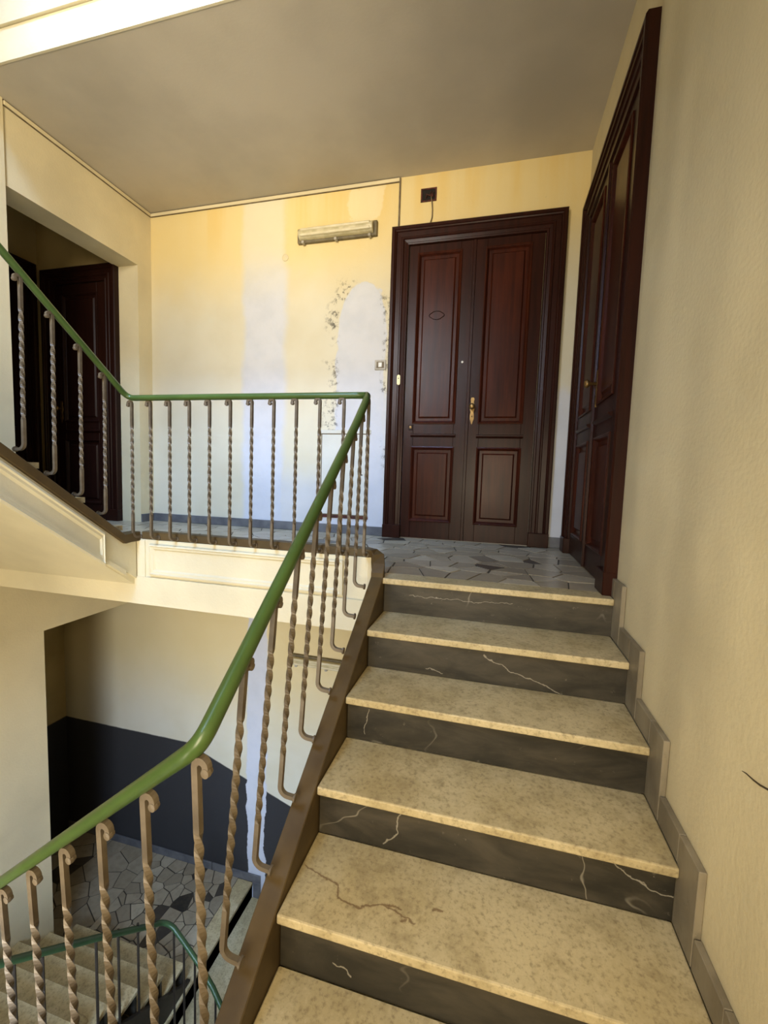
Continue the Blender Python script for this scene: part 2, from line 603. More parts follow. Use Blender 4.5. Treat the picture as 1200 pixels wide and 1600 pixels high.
# ------------------------------------------------------------------ room shell
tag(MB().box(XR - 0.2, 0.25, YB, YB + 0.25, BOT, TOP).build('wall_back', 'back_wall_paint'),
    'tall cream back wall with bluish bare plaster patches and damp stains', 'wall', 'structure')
tag(MB().box(0.0, 0.25, YF, YB, BOT, TOP).build('wall_right', 'paint_cream_uneven'),
    'plain cream right wall with smudges beside the marble steps', 'wall', 'structure')

# left wall with the two recess openings
wl = MB()
wl.box(XW - 0.12, XW, YF, 0.19, 0.0 - 0.3, TOP)                 # in front of the upper recess
wl.box(XW - 0.12, XW, 0.19, YB, 2.475, TOP)                     # over the upper opening
wl.box(XW - 0.24, XW, 1.385, YB, -0.3, 2.475)                   # jamb at the corner
wl.box(XW - 0.24, XW - 0.12, 0.19, 1.385, 2.475, ZC)            # thick lintel
wl.box(XW - 0.12, XW, YF, 0.40, BOT, -0.3)
wl.box(XW - 0.12, XW, 0.40, YB, -0.78, -0.3)
tag(wl.build('wall_left', 'paint_cream'), 'cream left wall pierced by a doorway recess on each storey', 'wall', 'structure')
tag(MB().box(XW, XW + 0.014, YF, 0.232, -0.3, ZC).build('trim_1', 'paint_cream'),
    'slightly proud strip of cream plaster at the left edge of the left wall', 'trim', 'structure')

# recess behind the left wall, upper and lower
rc = MB()
rc.box(XR - 0.2, XR, -0.2, YB, BOT, ZC)
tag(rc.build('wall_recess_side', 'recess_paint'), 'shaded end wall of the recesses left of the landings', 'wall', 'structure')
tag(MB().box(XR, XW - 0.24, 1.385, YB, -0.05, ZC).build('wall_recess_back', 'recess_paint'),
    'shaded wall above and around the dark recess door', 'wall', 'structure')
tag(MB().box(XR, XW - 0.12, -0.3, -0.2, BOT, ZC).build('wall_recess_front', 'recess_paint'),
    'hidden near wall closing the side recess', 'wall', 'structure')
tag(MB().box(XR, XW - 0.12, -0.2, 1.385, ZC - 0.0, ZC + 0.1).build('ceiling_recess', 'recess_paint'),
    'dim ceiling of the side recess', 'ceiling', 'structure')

# front wall (behind the camera) with one window per storey and one added to light the near steps
wf = MB()
WX0, WX1 = -2.68, -1.52
wins = [(-2.0, -0.4), (1.7, 3.3), (5.3, 6.9)]
wf.box(XW - 0.12, WX0, YF - 0.28, YF, BOT, TOP).box(WX1, -1.12, YF - 0.28, YF, BOT, TOP).box(-0.28, 0.25, YF - 0.28, YF, BOT, TOP)
wf.box(-1.12, -0.28, YF - 0.28, YF, BOT, -0.15).box(-1.12, -0.28, YF - 0.28, YF, 1.05, TOP)
zz = BOT
for a, b in wins:
    wf.box(WX0, WX1, YF - 0.28, YF, zz, a)
    zz = b
wf.box(WX0, WX1, YF - 0.28, YF, zz, TOP)
tag(wf.build('wall_front', 'paint_cream'), 'cream front wall with tall stair windows behind the viewer', 'wall', 'structure')
for i, (xa0, xb0, a, b) in enumerate([(WX0, WX1) + w_ for w_ in wins] + [(-1.12, -0.28, -0.15, 1.05)]):
    y0 = YF - 0.24
    xm = (xa0 + xb0) / 2
    w = MB()
    for xa, xb in ((xa0, xa0 + 0.06), (xb0 - 0.06, xb0), (xm - 0.035, xm + 0.035)):
        w.box(xa, xb, y0, y0 + 0.05, a, b)
    w.box(xa0, xb0, y0, y0 + 0.05, a, a + 0.06).box(xa0, xb0, y0, y0 + 0.05, b - 0.06, b)
    wo = w.build('window_%d' % (i + 1), 'window_frame_paint')
    tag(wo, ['lowest of the three tall stair windows in the front wall', 'middle of the three tall stair windows in the front wall',
             'topmost of the three tall stair windows in the front wall', 'small window in the front wall right behind the viewer'][i], 'window', 'structure')
    for xa, xb in ((xa0 + 0.06, xm - 0.035), (xm + 0.035, xb0 - 0.06)):
        MB().box(xa, xb, y0 + 0.02, y0 + 0.026, a + 0.06, b - 0.06).build('pane', 'window_glass', wo)

# ceiling of the landing = slab of the next landing, with fascia
tag(MB().box(XW, 0, YE, YB, ZC, ZC + 0.33).build('ceiling', 'paint_ceiling'),
    'flat greyish cream ceiling over the upper landing', 'ceiling', 'structure')
tag(MB().box(XW - 0.12, 0.25, YF - 0.28, YB + 0.25, TOP, TOP + 0.2).build('ceiling_top', 'paint_ceiling'),
    'top ceiling of the stairwell far above the frame', 'ceiling', 'structure')


def fascia(z_bot, name, num, label):
    o = MB().box(XW, -1.20, YE - 0.012, YE + 0.02, z_bot, z_bot + 0.42).build(name, 'paint_ivory')
    return tag(o, label, 'trim', 'structure')


f3 = MB().box(XW, -0.002, YE - 0.014, YE, ZC - 0.002, ZC + 0.19)
f3.box(XW, -0.002, YE - 0.030, YE, ZC + 0.195, ZC + 0.215)
f3.box(XW, -0.002, YE - 0.020, YE, ZC + 0.215, ZC + 0.42)
tag(f3.build('trim_2', 'paint_ivory'), 'bright ivory fascia of the landing overhead, top left of the picture', 'trim', 'structure')

# ------------------------------------------------------------------ crazy-paving floors


def clip(poly, px, py, nx, ny):
    out = []
    for i in range(len(poly)):
        a, b = poly[i], poly[(i + 1) % len(poly)]
        da = (a[0] - px) * nx + (a[1] - py) * ny
        db = (b[0] - px) * nx + (b[1] - py) * ny
        if da <= 0:
            out.append(a)
        if (da < 0 < db) or (db < 0 < da):
            t = da / (da - db)
            out.append((a[0] + t * (b[0] - a[0]), a[1] + t * (b[1] - a[1])))
    return out


def voronoi(x0, x1, y0, y1, size, gap):
    pts = []
    nx_, ny_ = max(1, round((x1 - x0) / size)), max(1, round((y1 - y0) / size))
    for i in range(nx_):
        for j in range(ny_):
            pts.append((x0 + (i + 0.5 + random.uniform(-0.48, 0.48)) * (x1 - x0) / nx_,
                        y0 + (j + 0.5 + random.uniform(-0.48, 0.48)) * (y1 - y0) / ny_))
    wt = [random.uniform(-1, 1) * (0.42 * size) ** 2 for _ in pts]
    cells = []
    for k, p in enumerate(pts):
        poly = [(x0, y0), (x1, y0), (x1, y1), (x0, y1)]
        for m_, q in enumerate(pts):
            if m_ == k:
                continue
            dx, dy = q[0] - p[0], q[1] - p[1]
            L = math.hypot(dx, dy)
            if L > size * 4:
                continue
            g = gap * random.uniform(0.6, 1.6) / 2
            f = 0.5 + (wt[k] - wt[m_]) / (2 * L * L)
            poly = clip(poly, p[0] + dx * f - dx / L * g, p[1] + dy * f - dy / L * g, dx / L, dy / L)
            if len(poly) < 3:
                break
        if len(poly) >= 3:
            ar = abs(sum(poly[i][0] * poly[(i + 1) % len(poly)][1] - poly[(i + 1) % len(poly)][0] * poly[i][1] for i in range(len(poly)))) / 2
            if ar > 0.0008:
                cells.append(poly)
    return cells


def paving(parent, x0, x1, y0, y1, z, size):
    for poly in voronoi(x0, x1, y0, y1, size, 0.009):
        h = 0.005 + random.uniform(-0.0008, 0.0008)
        MB().prism(poly, 'z', z - 0.004, z + h).build('stone', 'crazy_paving_stone', parent)


floor = MB().box(XW, 0, YE, YB, -0.28, -0.005).box(XR, XW, -0.2, 1.385, -0.05, -0.005).build('floor', 'grout')
tag(floor, 'upper landing floor of broken marble crazy paving before the doors', 'floor', 'structure')
paving(floor, -1.60, -0.005, 0.135, YB - 0.012, -0.005, 0.155)
paving(floor, XW + 0.005, -1.605, 0.10, YB - 0.012, -0.005, 0.175)
paving(floor, XR + 0.01, XW, -0.15, 1.38, -0.005, 0.3)

LX = -2.82
floor1 = MB().box(XR, LX, 0.25, YB, Z1 - 0.2, Z1 - 0.005).build('floor_lower', 'grout')
tag(floor1, 'lower landing floor of broken marble pieces seen through the stairwell', 'floor', 'structure')
paving(floor1, XW, LX - 0.16, 0.64, YB - 0.012, Z1 - 0.005, 0.118)
paving(floor1, XR + 0.01, XW - 0.005, 0.40, YB - 0.012, Z1 - 0.005, 0.2)
tag(MB().box(XR, 0.25, YF, YB, BOT - 0.1, BOT).build('floor_ground', 'grout'), 'dark ground floor at the foot of the stairwell', 'floor', 'structure')

# baseboards
bb = empty('baseboard_back')
tag(bb, 'grey marble baseboard along the back wall of the upper landing', 'baseboard', 'structure')
for a, b in ((XW, -3.1), (-3.095, -2.2), (-2.195, -1.53)):
    MB().box(a, b, YB - 0.014, YB, 0.0, 0.08).build('skirting_slab', 'marble_baseboard', bb, bevel=0.003)
MB().box(-0.142, -0.002, YB - 0.014, YB, 0.0, 0.085).build('skirting_slab', 'marble_baseboard', bb, bevel=0.003)
MB().box(XW, XW + 0.014, 1.385, YB - 0.014, 0.0, 0.08).build('skirting_slab', 'marble_baseboard', bb, bevel=0.003)
bl = empty('baseboard_lower')
tag(bl, 'grey marble baseboard at the foot of the dark dado downstairs', 'baseboard', 'structure')
for a, b in ((XR, -4.1), (-4.095, -3.3), (-3.295, LX + 0.1)):
    MB().box(a, b, YB - 0.014, YB, Z1, Z1 + 0.085).build('skirting_slab', 'marble_baseboard', bl, bevel=0.003)
MB().box(LX + 0.015, LX + 0.1, YB - 0.014, YB, Z1 - 0.17, Z1).build('skirting_slab', 'marble_baseboard', bl, bevel=0.003)

# ------------------------------------------------------------------ landing edge beam (fascia) under the upper landing
fa = MB()
fa.box(XW, -1.235, YE - 0.010, YE + 0.05, -0.145, 0.095)
fa.box(XW, -1.235, YE - 0.022, YE + 0.05, -0.315, -0.14)
# rounded end towards the marble flight
pr_ = []
for k in range(7):
    a = k / 6 * PI / 2
    pr_.append((-1.235 + math.sin(a) * 0.055, YE - 0.010 + (1 - math.cos(a)) * 0.055))
fa.prism([(-1.235, YE + 0.045)] + pr_, 'z', -0.315, 0.095)
# moulded panel frame
def rect_frame(mb, x0, x1, z0, z1, prof, y):
    """nested rectangular loops on a wall facing -Y: prof = (inset, proud)."""
    rings = []
    for d_, p_ in prof:
        rings.append([(x0 + d_, y - p_, z0 + d_), (x1 - d_, y - p_, z0 + d_), (x1 - d_, y - p_, z1 - d_), (x0 + d_, y - p_, z1 - d_)])
    mb.loft(rings, caps=False)


PF = [(0, 0), (0, 0.014), (0.010, 0.017), (0.016, 0.010), (0.026, 0.010), (0.034, 0.002), (0.036, 0.0)]
rect_frame(fa, -2.63, -1.36, -0.125, 0.068, PF, YE - 0.010)
fa.box(-2.735, -2.665, YE - 0.016, YE, -0.14, 0.09)
tag(fa.build('trim_3', 'paint_ivory'), 'ivory landing edge with a long moulded panel below the level railing', 'trim', 'structure')
tag(MB().box(XW, -1.2, YE + 0.02, YB, -0.315, -0.28).build('ceiling_lower', 'paint_ceiling'),
    'underside of the upper landing seen from the storey below', 'ceiling', 'structure')

# ------------------------------------------------------------------ marble flight in the foreground
st = empty('marble_staircase', (-0.56, -0.55, 0))
tag(st, 'foreground flight of marble steps with pale treads and dark grey risers', 'stairs')
st.location = (0, 0, 0)
OV, TH = 0.022, 0.030
for i in range(0, 6):
    yn, z = -i * T, -i * R
    if i == 0:
        MB().box(XL - 0.02, -0.02, yn, 0.130, z - TH, z + 0.001).build('tread', 'marble_tread', st, bevel=0.005, seg=2)
    elif i == 5:
        pass
    else:
        MB().box(XL, -0.02, yn, yn + T + OV, z - TH, z).build('tread', 'marble_tread', st, bevel=0.005, seg=2)
    if i < 5:
        MB().box(XL + 0.004, -0.02, yn + OV, yn + OV + 0.02, z - R, z - TH).build('riser', 'marble_riser', st)
# quarter landing at the bottom where the viewer stands
ZQ = -5 * R
MB().box(XL, -0.02, YF + 0.002, -5 * T + T + OV, ZQ - TH, ZQ).build('quarter_landing', 'marble_tread', st, bevel=0.004)
# structural slab under the steps
sl = MB()
pts = [(0.05, -0.03), (0.05, -0.315)]
pts += [(-4 * T + OV + 0.02, -5 * R - 0.22), (YF, -5 * R - 0.22), (YF, -5 * R - 0.031), (-4 * T + OV + 0.02, -5 * R - 0.031)]
for i in range(4, -1, -1):
    pts.append((-i * T + OV + 0.02, -(i + 1) * R - 0.0305))
    pts.append((-i * T + OV + 0.02, -i * R - 0.0305))
sl.prism(pts[:-1], 'x', XL + 0.004, -0.021)
sl.build('slab', 'paint_ivory', st)
# stepped skirting against the right wall
for i in range(0, 5):
    yn, z = -i * T, -i * R
    ytop = 0.06 if i == 0 else yn + T - 0.105
    a = MB().prism([(yn - 0.10, z - R), (yn + OV, z - R), (yn + OV, z - 0.0), (yn + OV, z + 0.088), (yn - 0.10, z + 0.088)], 'x', -0.02, -0.001)
    a.build('skirting_slab', 'marble_skirting', st, bevel=0.002)
    b = MB().prism([(yn + OV + 0.001, z), (ytop, z), (ytop, z + 0.088), (yn + OV + 0.001, z + 0.088)], 'x', -0.02, -0.001)
    b.build('skirting_slab', 'marble_skirting', st, bevel=0.002)
MB().prism([(YF, ZQ), (-4 * T - 0.101, ZQ), (-4 * T - 0.101, ZQ + 0.09), (YF, ZQ + 0.09)], 'x', -0.02, -0.001).build('skirting_slab', 'marble_skirting', st)
# flight going down to the left at the viewer's feet
for k in range(3):
    x0, z = XL - k * 0.25, ZQ - (k + 1) * R
    MB().box(x0 - 0.27, x0 - 0.02, YF, -1.52, z - TH, z).build('tread', 'marble_tread', st)
    MB().box(x0 - 0.02, x0, YF, -1.52, z - TH, z + R - (TH if True else 0)).build('riser', 'marble_riser', st)

# ------------------------------------------------------------------ railing of the upper storey
SL = R / T
rail = empty('stair_railing')
tag(rail, 'iron railing with green handrail and twisted balusters around the upper stairwell', 'railing')


def bez(a, b, c, n=6):
    a, b, c = Vector(a), Vector(b), Vector(c)
    return [a * (1 - t) ** 2 + b * (2 * t * (1 - t)) + c * t * t for t in [i / n for i in range(n + 1)]]


# key points of the handrail (wood-green flat round bar)
r_near_end = (-2.00, -1.282, -0.755)
r_bend = (-1.120, -1.448, -0.012)
r_top = (-1.236, -0.015, 0.930)
r_left = (-2.715, -0.025, 0.947)
r_left_up = (-2.72, -0.98, 1.70)


def lerp(a, b, t):
    return tuple(a[i] + (b[i] - a[i]) * t for i in range(3))


def flight_rail(t):
    """handrail centre on the marble flight, t = 0 top .. 1 bottom bend."""
    Y = r_top[1] + (r_bend[1] - r_top[1]) * t
    X = -1.236 + 0.116 * (t ** 0.8)
    Z = 0.930 + (r_bend[2] - 0.930) * t
    return (X, Y, Z)


path_near = [lerp(r_near_end, r_bend, t) for t in (0, 0.3, 0.6, 0.9)]
path_near += bez(lerp(r_near_end, r_bend, 0.965), r_bend, flight_rail(0.978), 6)
path_near += [flight_rail(1 - t) for t in (0.1, 0.25, 0.4, 0.55, 0.7, 0.85, 0.97)]
path_near += [(-1.24, -0.005, 0.936)]
MB().tube(path_near, [0.0205, 0.0215, 0.023, 0.0245] + [0.0255] * (len(path_near) - 4), 14, 0.74).build('handrail', 'green_enamel', rail, smooth=True)
path_land = [(-1.236, 0.0, 0.944), (-1.30, -0.006, 0.944), (-1.6, -0.01, 0.945), (-2.2, -0.015, 0.947), (-2.66, -0.02, 0.947)]
path_land += bez((-2.68, -0.02, 0.947), (-2.72, -0.025, 0.95), (-2.72, -0.07, 0.985), 5)
path_land += [lerp((-2.72, -0.07, 0.985), r_left_up, t) for t in (0.2, 0.4, 0.6, 0.8, 1.0)]
MB().tube(path_land, 0.0225, 14, 0.76).build('handrail', 'green_enamel', rail, smooth=True)


# one baluster, 0.82 m high: local frame hook -> +Y, scroll -> -X (as on the level landing)
def baluster_mesh(H=0.82, hook=0.055, half=0.0070, quarter=0.046):
    pts, tw = [], []
    rb = 0.028
    # hook at the bottom
    for k in range(3):
        pts.append((0, hook - k * (hook - rb) / 3, 0.0))
    for k in range(6):
        a = k / 6 * PI / 2
        pts.append((0, rb - math.sin(a) * rb, rb - math.cos(a) * rb))
    n0 = len(pts)
    z0, z1 = 0.14, H - 0.145
    pts.append((0, 0, rb))
    pts.append((0, 0, z0 - 0.01))
    nseg = int((z1 - z0) / quarter * 5)
    k0 = len(pts)
    for k in range(nseg + 1):
        pts.append((0, 0, z0 + (z1 - z0) * k / nseg))
    k1 = len(pts)
    pts.append((0, 0, z1 + 0.02))
    rs = 0.0125
    pts.append((0, 0, H - rs - 0.012))
    # the top bends over like a crook and ends in a small rolled knob
    for k in range(10):
        a = PI - k / 9 * PI * 1.1
        pts.append((-rs - math.cos(a) * rs * -1.0 - 2 * 0, 0, H - rs + math.sin(a) * rs) if False else (-rs + (-math.cos(a)) * rs, 0, H - rs + math.sin(a) * rs))
    tw = []
    for i in range(len(pts)):
        if i < k0:
            tw.append(0.0)
        elif i < k1:
            tw.append((i - k0) / nseg * (z1 - z0) / quarter * PI / 2)
        else:
            tw.append(tw[k1 - 1])
    # bring the end twist to a multiple of a quarter turn so that the top stays square
    end = round(tw[k1 - 1] / (PI / 2)) * PI / 2
    f = end / tw[k1 - 1]
    tw = [v * f for v in tw]
    mb = MB()
    mb.tube(pts, half * 1.414, 4, 1.0, twist=tw, square=True)
    # ball at the heart of the scroll and rosette at the fixing
    mb.lathe([(0.002, -0.009), (0.009, -0.008), (0.0105, 0), (0.009, 0.008), (0.002, 0.009)], (-2 * rs + 0.0005, 0, H - rs - 0.009), 'y', 12)
    mb.lathe([(0.014, hook - 0.004), (0.014, hook + 0.002), (0.010, hook + 0.003)], (0, 0, 0), 'y', 12)
    me = mb.mesh('baluster')
    me.materials.append(M['brown_iron'])
    return me


BAL = baluster_mesh()


def baluster(parent, bottom, top, rz, mesh=None, H=0.82):
    b, t_ = Vector(bottom), Vector(top)
    d = t_ - b
    tilt = Vector((0, 0, 1)).rotation_difference(d.normalized())
    q = tilt @ Quaternion((0, 0, 1), rz)
    return place('baluster', mesh or BAL, parent, b, q, (1, 1, d.length / H))


# level landing: twelve balusters
for k in range(12):
    x = -2.700 + k * (1.475 / 11)
    zt = 0.947 - 0.019
    baluster(rail, (x - 0.006, -0.012, 0.112), (x, -0.014, zt), 0.0)
# marble flight
nb = 8
for k in range(1, nb + 1):
    t = (0.088 + (k - 1) * 0.1128)
    p = flight_rail(t)
    yb = p[1] + 0.02
    xb = -1.247 + 0.048 * t
    baluster(rail, (xb, yb, SL * yb + 0.055 + 0.04 * t), (p[0], p[1], p[2] - 0.021), -PI / 2)
# flight descending to the left at the viewer's feet
for k in range(7):
    t = 0.012 + k * 0.176
    p = lerp(r_bend, r_near_end, t)
    baluster(rail, (p[0] + 0.005, p[1] + 0.03, p[2] - 0.93), (p[0], p[1], p[2] - 0.021), PI)
# left flight going up
for k in range(5):
    y = -0.178 - k * 0.142
    zt = 0.985 + (-(y) - 0.07) / 0.91 * (1.70 - 0.985)
    baluster(rail, (-2.715, y - 0.012, zt - 0.80), (-2.72, y, zt - 0.02), PI / 2)

# brown steel channel at the foot of the railing
ch = MB()
yA, yBt = 0.03, -1.42
ch.prism([(yA, SL * yA + 0.002), (yBt, SL * yBt + 0.002), (yBt, SL * yBt - 0.30), (yA, SL * yA - 0.30)], 'x', XL - 0.068, XL - 0.002)
ch.build('bottom_channel', 'brown_channel', rail, bevel=0.003)
cc = MB()
rings = []
corner = [(-1.157, -0.0, 0.0), (-1.158, 0.030, 0.045), (-1.168, 0.06, 0.088), (-1.20, 0.083, 0.108), (-1.25, 0.085, 0.115), (-1.32, 0.083, 0.117)]
for i, p in enumerate(corner):
    a = Vector(corner[max(i - 1, 0)])
    b = Vector(corner[min(i + 1, len(corner) - 1)])
    d = b - a
    d.z = 0
    d.normalize()
    s_ = Vector((d.y, -d.x, 0)) * 0.033
    c = Vector(p)
    lo = Vector((0, 0, -0.03 if i > 2 else -0.12))
    hi = Vector((0, 0, 0.025))
    rings.append([c + s_ + lo, c - s_ + lo, c - s_ + hi, c + s_ + hi])
cc.loft(rings)
cc.build('bottom_channel', 'brown_channel', rail, bevel=0.003)
MB().box(-2.70, -1.29, YE - 0.004, YE + 0.06, 0.085, 0.143).build('bottom_channel', 'brown_channel', rail, bevel=0.004)
LS = 0.75


def ltop(y):
    return 0.128 + LS * (-0.05 - y)


lc = MB().prism([(0.04, 0.143), (-0.03, 0.14), (-0.07, ltop(-0.06)), (-1.42, ltop(-1.42)), (-1.42, ltop(-1.42) - 0.062), (-0.07, ltop(-0.07) - 0.062), (-0.03, 0.085), (0.04, 0.085)], 'x', -2.775, -2.700)
lc.build('bottom_channel', 'brown_channel', rail, bevel=0.003)

# ------------------------------------------------------------------ left flight going up, panelled stringer
ls = empty('upper_staircase')
tag(ls, 'flight rising at the left with an ivory panelled stringer and white soffit', 'stairs')


def lbot(y):
    return -0.20 + LS * (0.05 - y)


MB().prism([(YE - 0.025, 0.085), (-0.03, 0.085), (-0.07, ltop(-0.07) - 0.062), (-1.42, ltop(-1.42) - 0.062), (-1.42, lbot(-1.42) + 0.03), (YE - 0.025, lbot(YE - 0.025) + 0.03)],
           'x', -2.80, -2.722).build('stringer', 'paint_ivory', ls)
# moulded panel on the stringer (loops of a parallelogram, facing +X)
def para(mb, y0, y1, top_off, bot_off, prof, x):
    rings = []
    for d_, p_ in prof:
        a, b = y0 + d_, y1 - d_ * 0.5
        rings.append([(x + p_, b, ltop(b) - top_off - d_ * 1.25), (x + p_, b, ltop(b) - bot_off + d_ * 1.25),
                      (x + p_, a, ltop(a) - bot_off + d_ * 1.25), (x + p_, a, ltop(a) - top_off - d_ * 1.25)])
    mb.loft(rings, caps=False)


pm = MB()
para(pm, -1.40, -0.205, 0.082, 0.275, [(0, 0), (0, 0.016), (0.012, 0.020), (0.018, 0.012), (0.030, 0.012), (0.040, 0.002), (0.042, 0)], -2.722)
pm.build('panel_moulding', 'paint_ivory', ls)
lm = MB().prism([(-0.06, lbot(-0.06) + 0.03), (-1.42, lbot(-1.42) + 0.03), (-1.42, lbot(-1.42) + 0.002), (-0.06, lbot(-0.06) + 0.002)], 'x', -2.80, -2.712)
lm.build('edge_moulding', 'paint_ivory', ls)
sf = [(YE - 0.012, -0.06), (YE - 0.012, lbot(YE)), (-1.45, lbot(-1.45)), (YF, lbot(-1.45)), (YF, lbot(-1.45) + 0.16), (-1.45, lbot(-1.45) + 0.16), (-1.40, lbot(-1.45) + 0.18)]
MB().prism(sf, 'x', XW, -2.74).build('soffit', 'paint_ivory', ls)
for k in range(6):
    yk, zk = -0.02 - k * 0.243, (k + 1) * R
    MB().box(XW + 0.002, -2.776, yk - 0.28, yk, zk - 0.03, zk).build('tread', 'marble_tread', ls)
    MB().box(XW + 0.002, -2.776, yk - 0.04, yk - 0.02, zk - R, zk - 0.03).build('riser', 'marble_riser', ls)

# ------------------------------------------------------------------ lower storey stairs and railing
lo = empty('lower_staircase')
tag(lo, 'pale steps rising from the lower landing, seen through the near balusters', 'stairs')
for k in range(7):
    yk, zk = 0.60 - k * 0.235, Z1 + (k + 1) * R
    MB().box(XW + 0.002, -2.86, yk - 0.265, yk, zk - 0.03, zk).build('tread', 'marble_tread', lo, bevel=0.004)
    MB().box(XW + 0.002, -2.86, yk - 0.04, yk - 0.02, zk - R, zk - 0.03).build('riser', 'marble_riser', lo)
MB().prism([(0.56, Z1 - 0.2), (0.56, Z1 + 0.0), (-1.05, Z1 + 6.0 * R), (-1.05, Z1 + 4.0 * R)], 'x', XW + 0.002, -2.87).build('slab', 'paint_ivory', lo)

en = empty('entrance_staircase')
tag(en, 'steps descending along the back wall from the lower landing', 'stairs')
MB().box(LX - 0.155, LX + 0.012, 0.30, YB - 0.014, Z1 - 0.03, Z1 + 0.002).build('tread', 'marble_tread', en, bevel=0.004)
for k in range(7):
    x0, z = LX + 0.28 * k, Z1 - R * (k + 1)
    MB().box(x0 - 0.012, x0, 0.25, YB - 0.002, z, z + R - 0.03).build('riser', 'marble_riser', en)
    MB().box(x0, x0 + 0.29, 0.25, YB - 0.002, z - 0.03, z).build('tread', 'marble_tread', en)

lr = empty('lower_stair_railing')
tag(lr, 'dark green railing with thin balusters around the lower landing', 'railing')
pl = [(-2.85, -1.0, -1.72), (-2.85, -0.657, -2.01), (-2.85, -0.2, -2.405), (-2.85, 0.20, -2.765)]
pl += bez((-2.85, 0.28, -2.835), (-2.85, 0.37, -2.895), (-2.76, 0.365, -2.93), 6)
pl += [(-2.64, 0.345, -3.005), (-2.50, 0.32, -3.095), (-2.36, 0.285, -3.19), (-2.26, 0.245, -3.26), (-2.15, 0.19, -3.33), (-2.0, 0.1, -3.43)]
MB().tube(pl, 0.023, 12, 0.8).build('handrail', 'dark_green_enamel', lr, smooth=True)
LB = MB().tube([(0, 0, 0), (0, 0, 0.2), (0, 0, 0.6), (0, 0, 0.82)], 0.0085, 6).mesh('baluster')
LB.materials.append(M['dark_iron'])
for y in (-0.80, -0.66, -0.52, -0.36, -0.20, -0.04, 0.12, 0.27):
    z = -2.01 - (y + 0.657) * 0.815
    place('baluster', LB, lr, (-2.85, y, z - 0.83), None, (1, 1, 1))
for (x, y, z) in [(-2.76, 0.362, -2.94), (-2.66, 0.348, -3.0), (-2.55, 0.33, -3.07), (-2.44, 0.305, -3.145), (-2.33, 0.27, -3.215)]:
    place('baluster', LB, lr, (x, y, z - 0.83))
MB().prism([(0.62, Z1 + 0.02), (0.55, Z1 + 0.05), (-1.0, Z1 + 0.05 + 1.55 * 0.77), (-1.0, Z1 - 0.18 + 1.55 * 0.77), (0.55, Z1 - 0.16), (0.62, Z1 - 0.16)], 'x', -2.858, -2.828).build('bottom_channel', 'dark_iron', lr)

# ------------------------------------------------------------------ doors


def moulded_u(mb, w, h, prof):
    """architrave round three sides, local frame facing -Y."""
    rings = []
    for d_, p_ in prof:
        rings.append([(d_, -p_, 0), (d_, -p_, h - d_), (w - d_, -p_, h - d_), (w - d_, -p_, 0)])
    mb.loft(rings, close_ring=False, caps=False)


ARCH = [(0.0, 0.0), (0.0, 0.050), (0.008, 0.058), (0.026, 0.058), (0.032, 0.050), (0.040, 0.046), (0.046, 0.036), (0.082, 0.034),
        (0.088, 0.040), (0.098, 0.040), (0.106, 0.030), (0.128, 0.026), (0.134, 0.032), (0.146, 0.030), (0.150, 0.018), (0.152, -0.02)]


def panel(leaf, x0, x1, z0, z1, y, field=0.05, mat='mahogany_panel'):
    mb = MB()
    prof = [(-0.012, 0.0), (-0.012, 0.008), (-0.004, 0.011), (0.004, 0.004), (0.012, -0.010), (0.016, -0.014), (field - 0.012, -0.014), (field, -0.002), (field + 0.003, -0.002)]
    rings = []
    for d_, p_ in prof:
        rings.append([(x0 + d_, y - p_, z0 + d_), (x1 - d_, y - p_, z0 + d_), (x1 - d_, y - p_, z1 - d_), (x0 + d_, y - p_, z1 - d_)])
    mb.loft(rings, caps=False)
    n = len(mb.v)
    mb.f.append((n - 4, n - 3, n - 2, n - 1))
    return mb.build('panel', mat, leaf)


def leaf(parent, x0, x1, h, ups, lows, ledge, y=-0.018, thick=0.04, mat='mahogany', off=0.0):
    """a door leaf: stiles and rails around two openings; ups / lows = (xa, xb, za, zb)."""
    mb = MB()
    yb, yf = y + thick, y
    (ua, ub, uc, ud), (la, lb, lc_, ld) = ups, lows
    mb.box(x0, min(ua, la), yf, yb, 0.006, h).box(max(ub, lb), x1, yf, yb, 0.006, h)
    xa, xb = min(ua, la), max(ub, lb)
    mb.box(xa, xb, yf, yb, 0.006, lc_).box(xa, xb, yf, yb, ld, uc).box(xa, xb, yf, yb, ud, h)
    for (a, b, c, d_) in (ups, lows):
        if a > xa:
            mb.box(xa, a, yf, yb, c, d_)
        if b < xb:
            mb.box(b, xb, yf, yb, c, d_)
    o = mb.build('door_leaf', mat, parent, bevel=0.002)
    pm_ = 'mahogany_dark' if mat == 'mahogany_dark' else 'mahogany_panel'
    panel(o, ua, ub, uc, ud, y, mat=pm_)
    panel(o, la, lb, lc_, ld, y, mat=pm_)
    lg = MB().prism([(y, ledge - 0.014), (y - 0.012, ledge - 0.008), (y - 0.020, ledge + 0.002), (y - 0.020, ledge + 0.010), (y, ledge + 0.016)], 'x', min(ua, la) - 0.02, max(ub, lb) + 0.02)
    lg.build('ledge_moulding', mat, o)
    return o


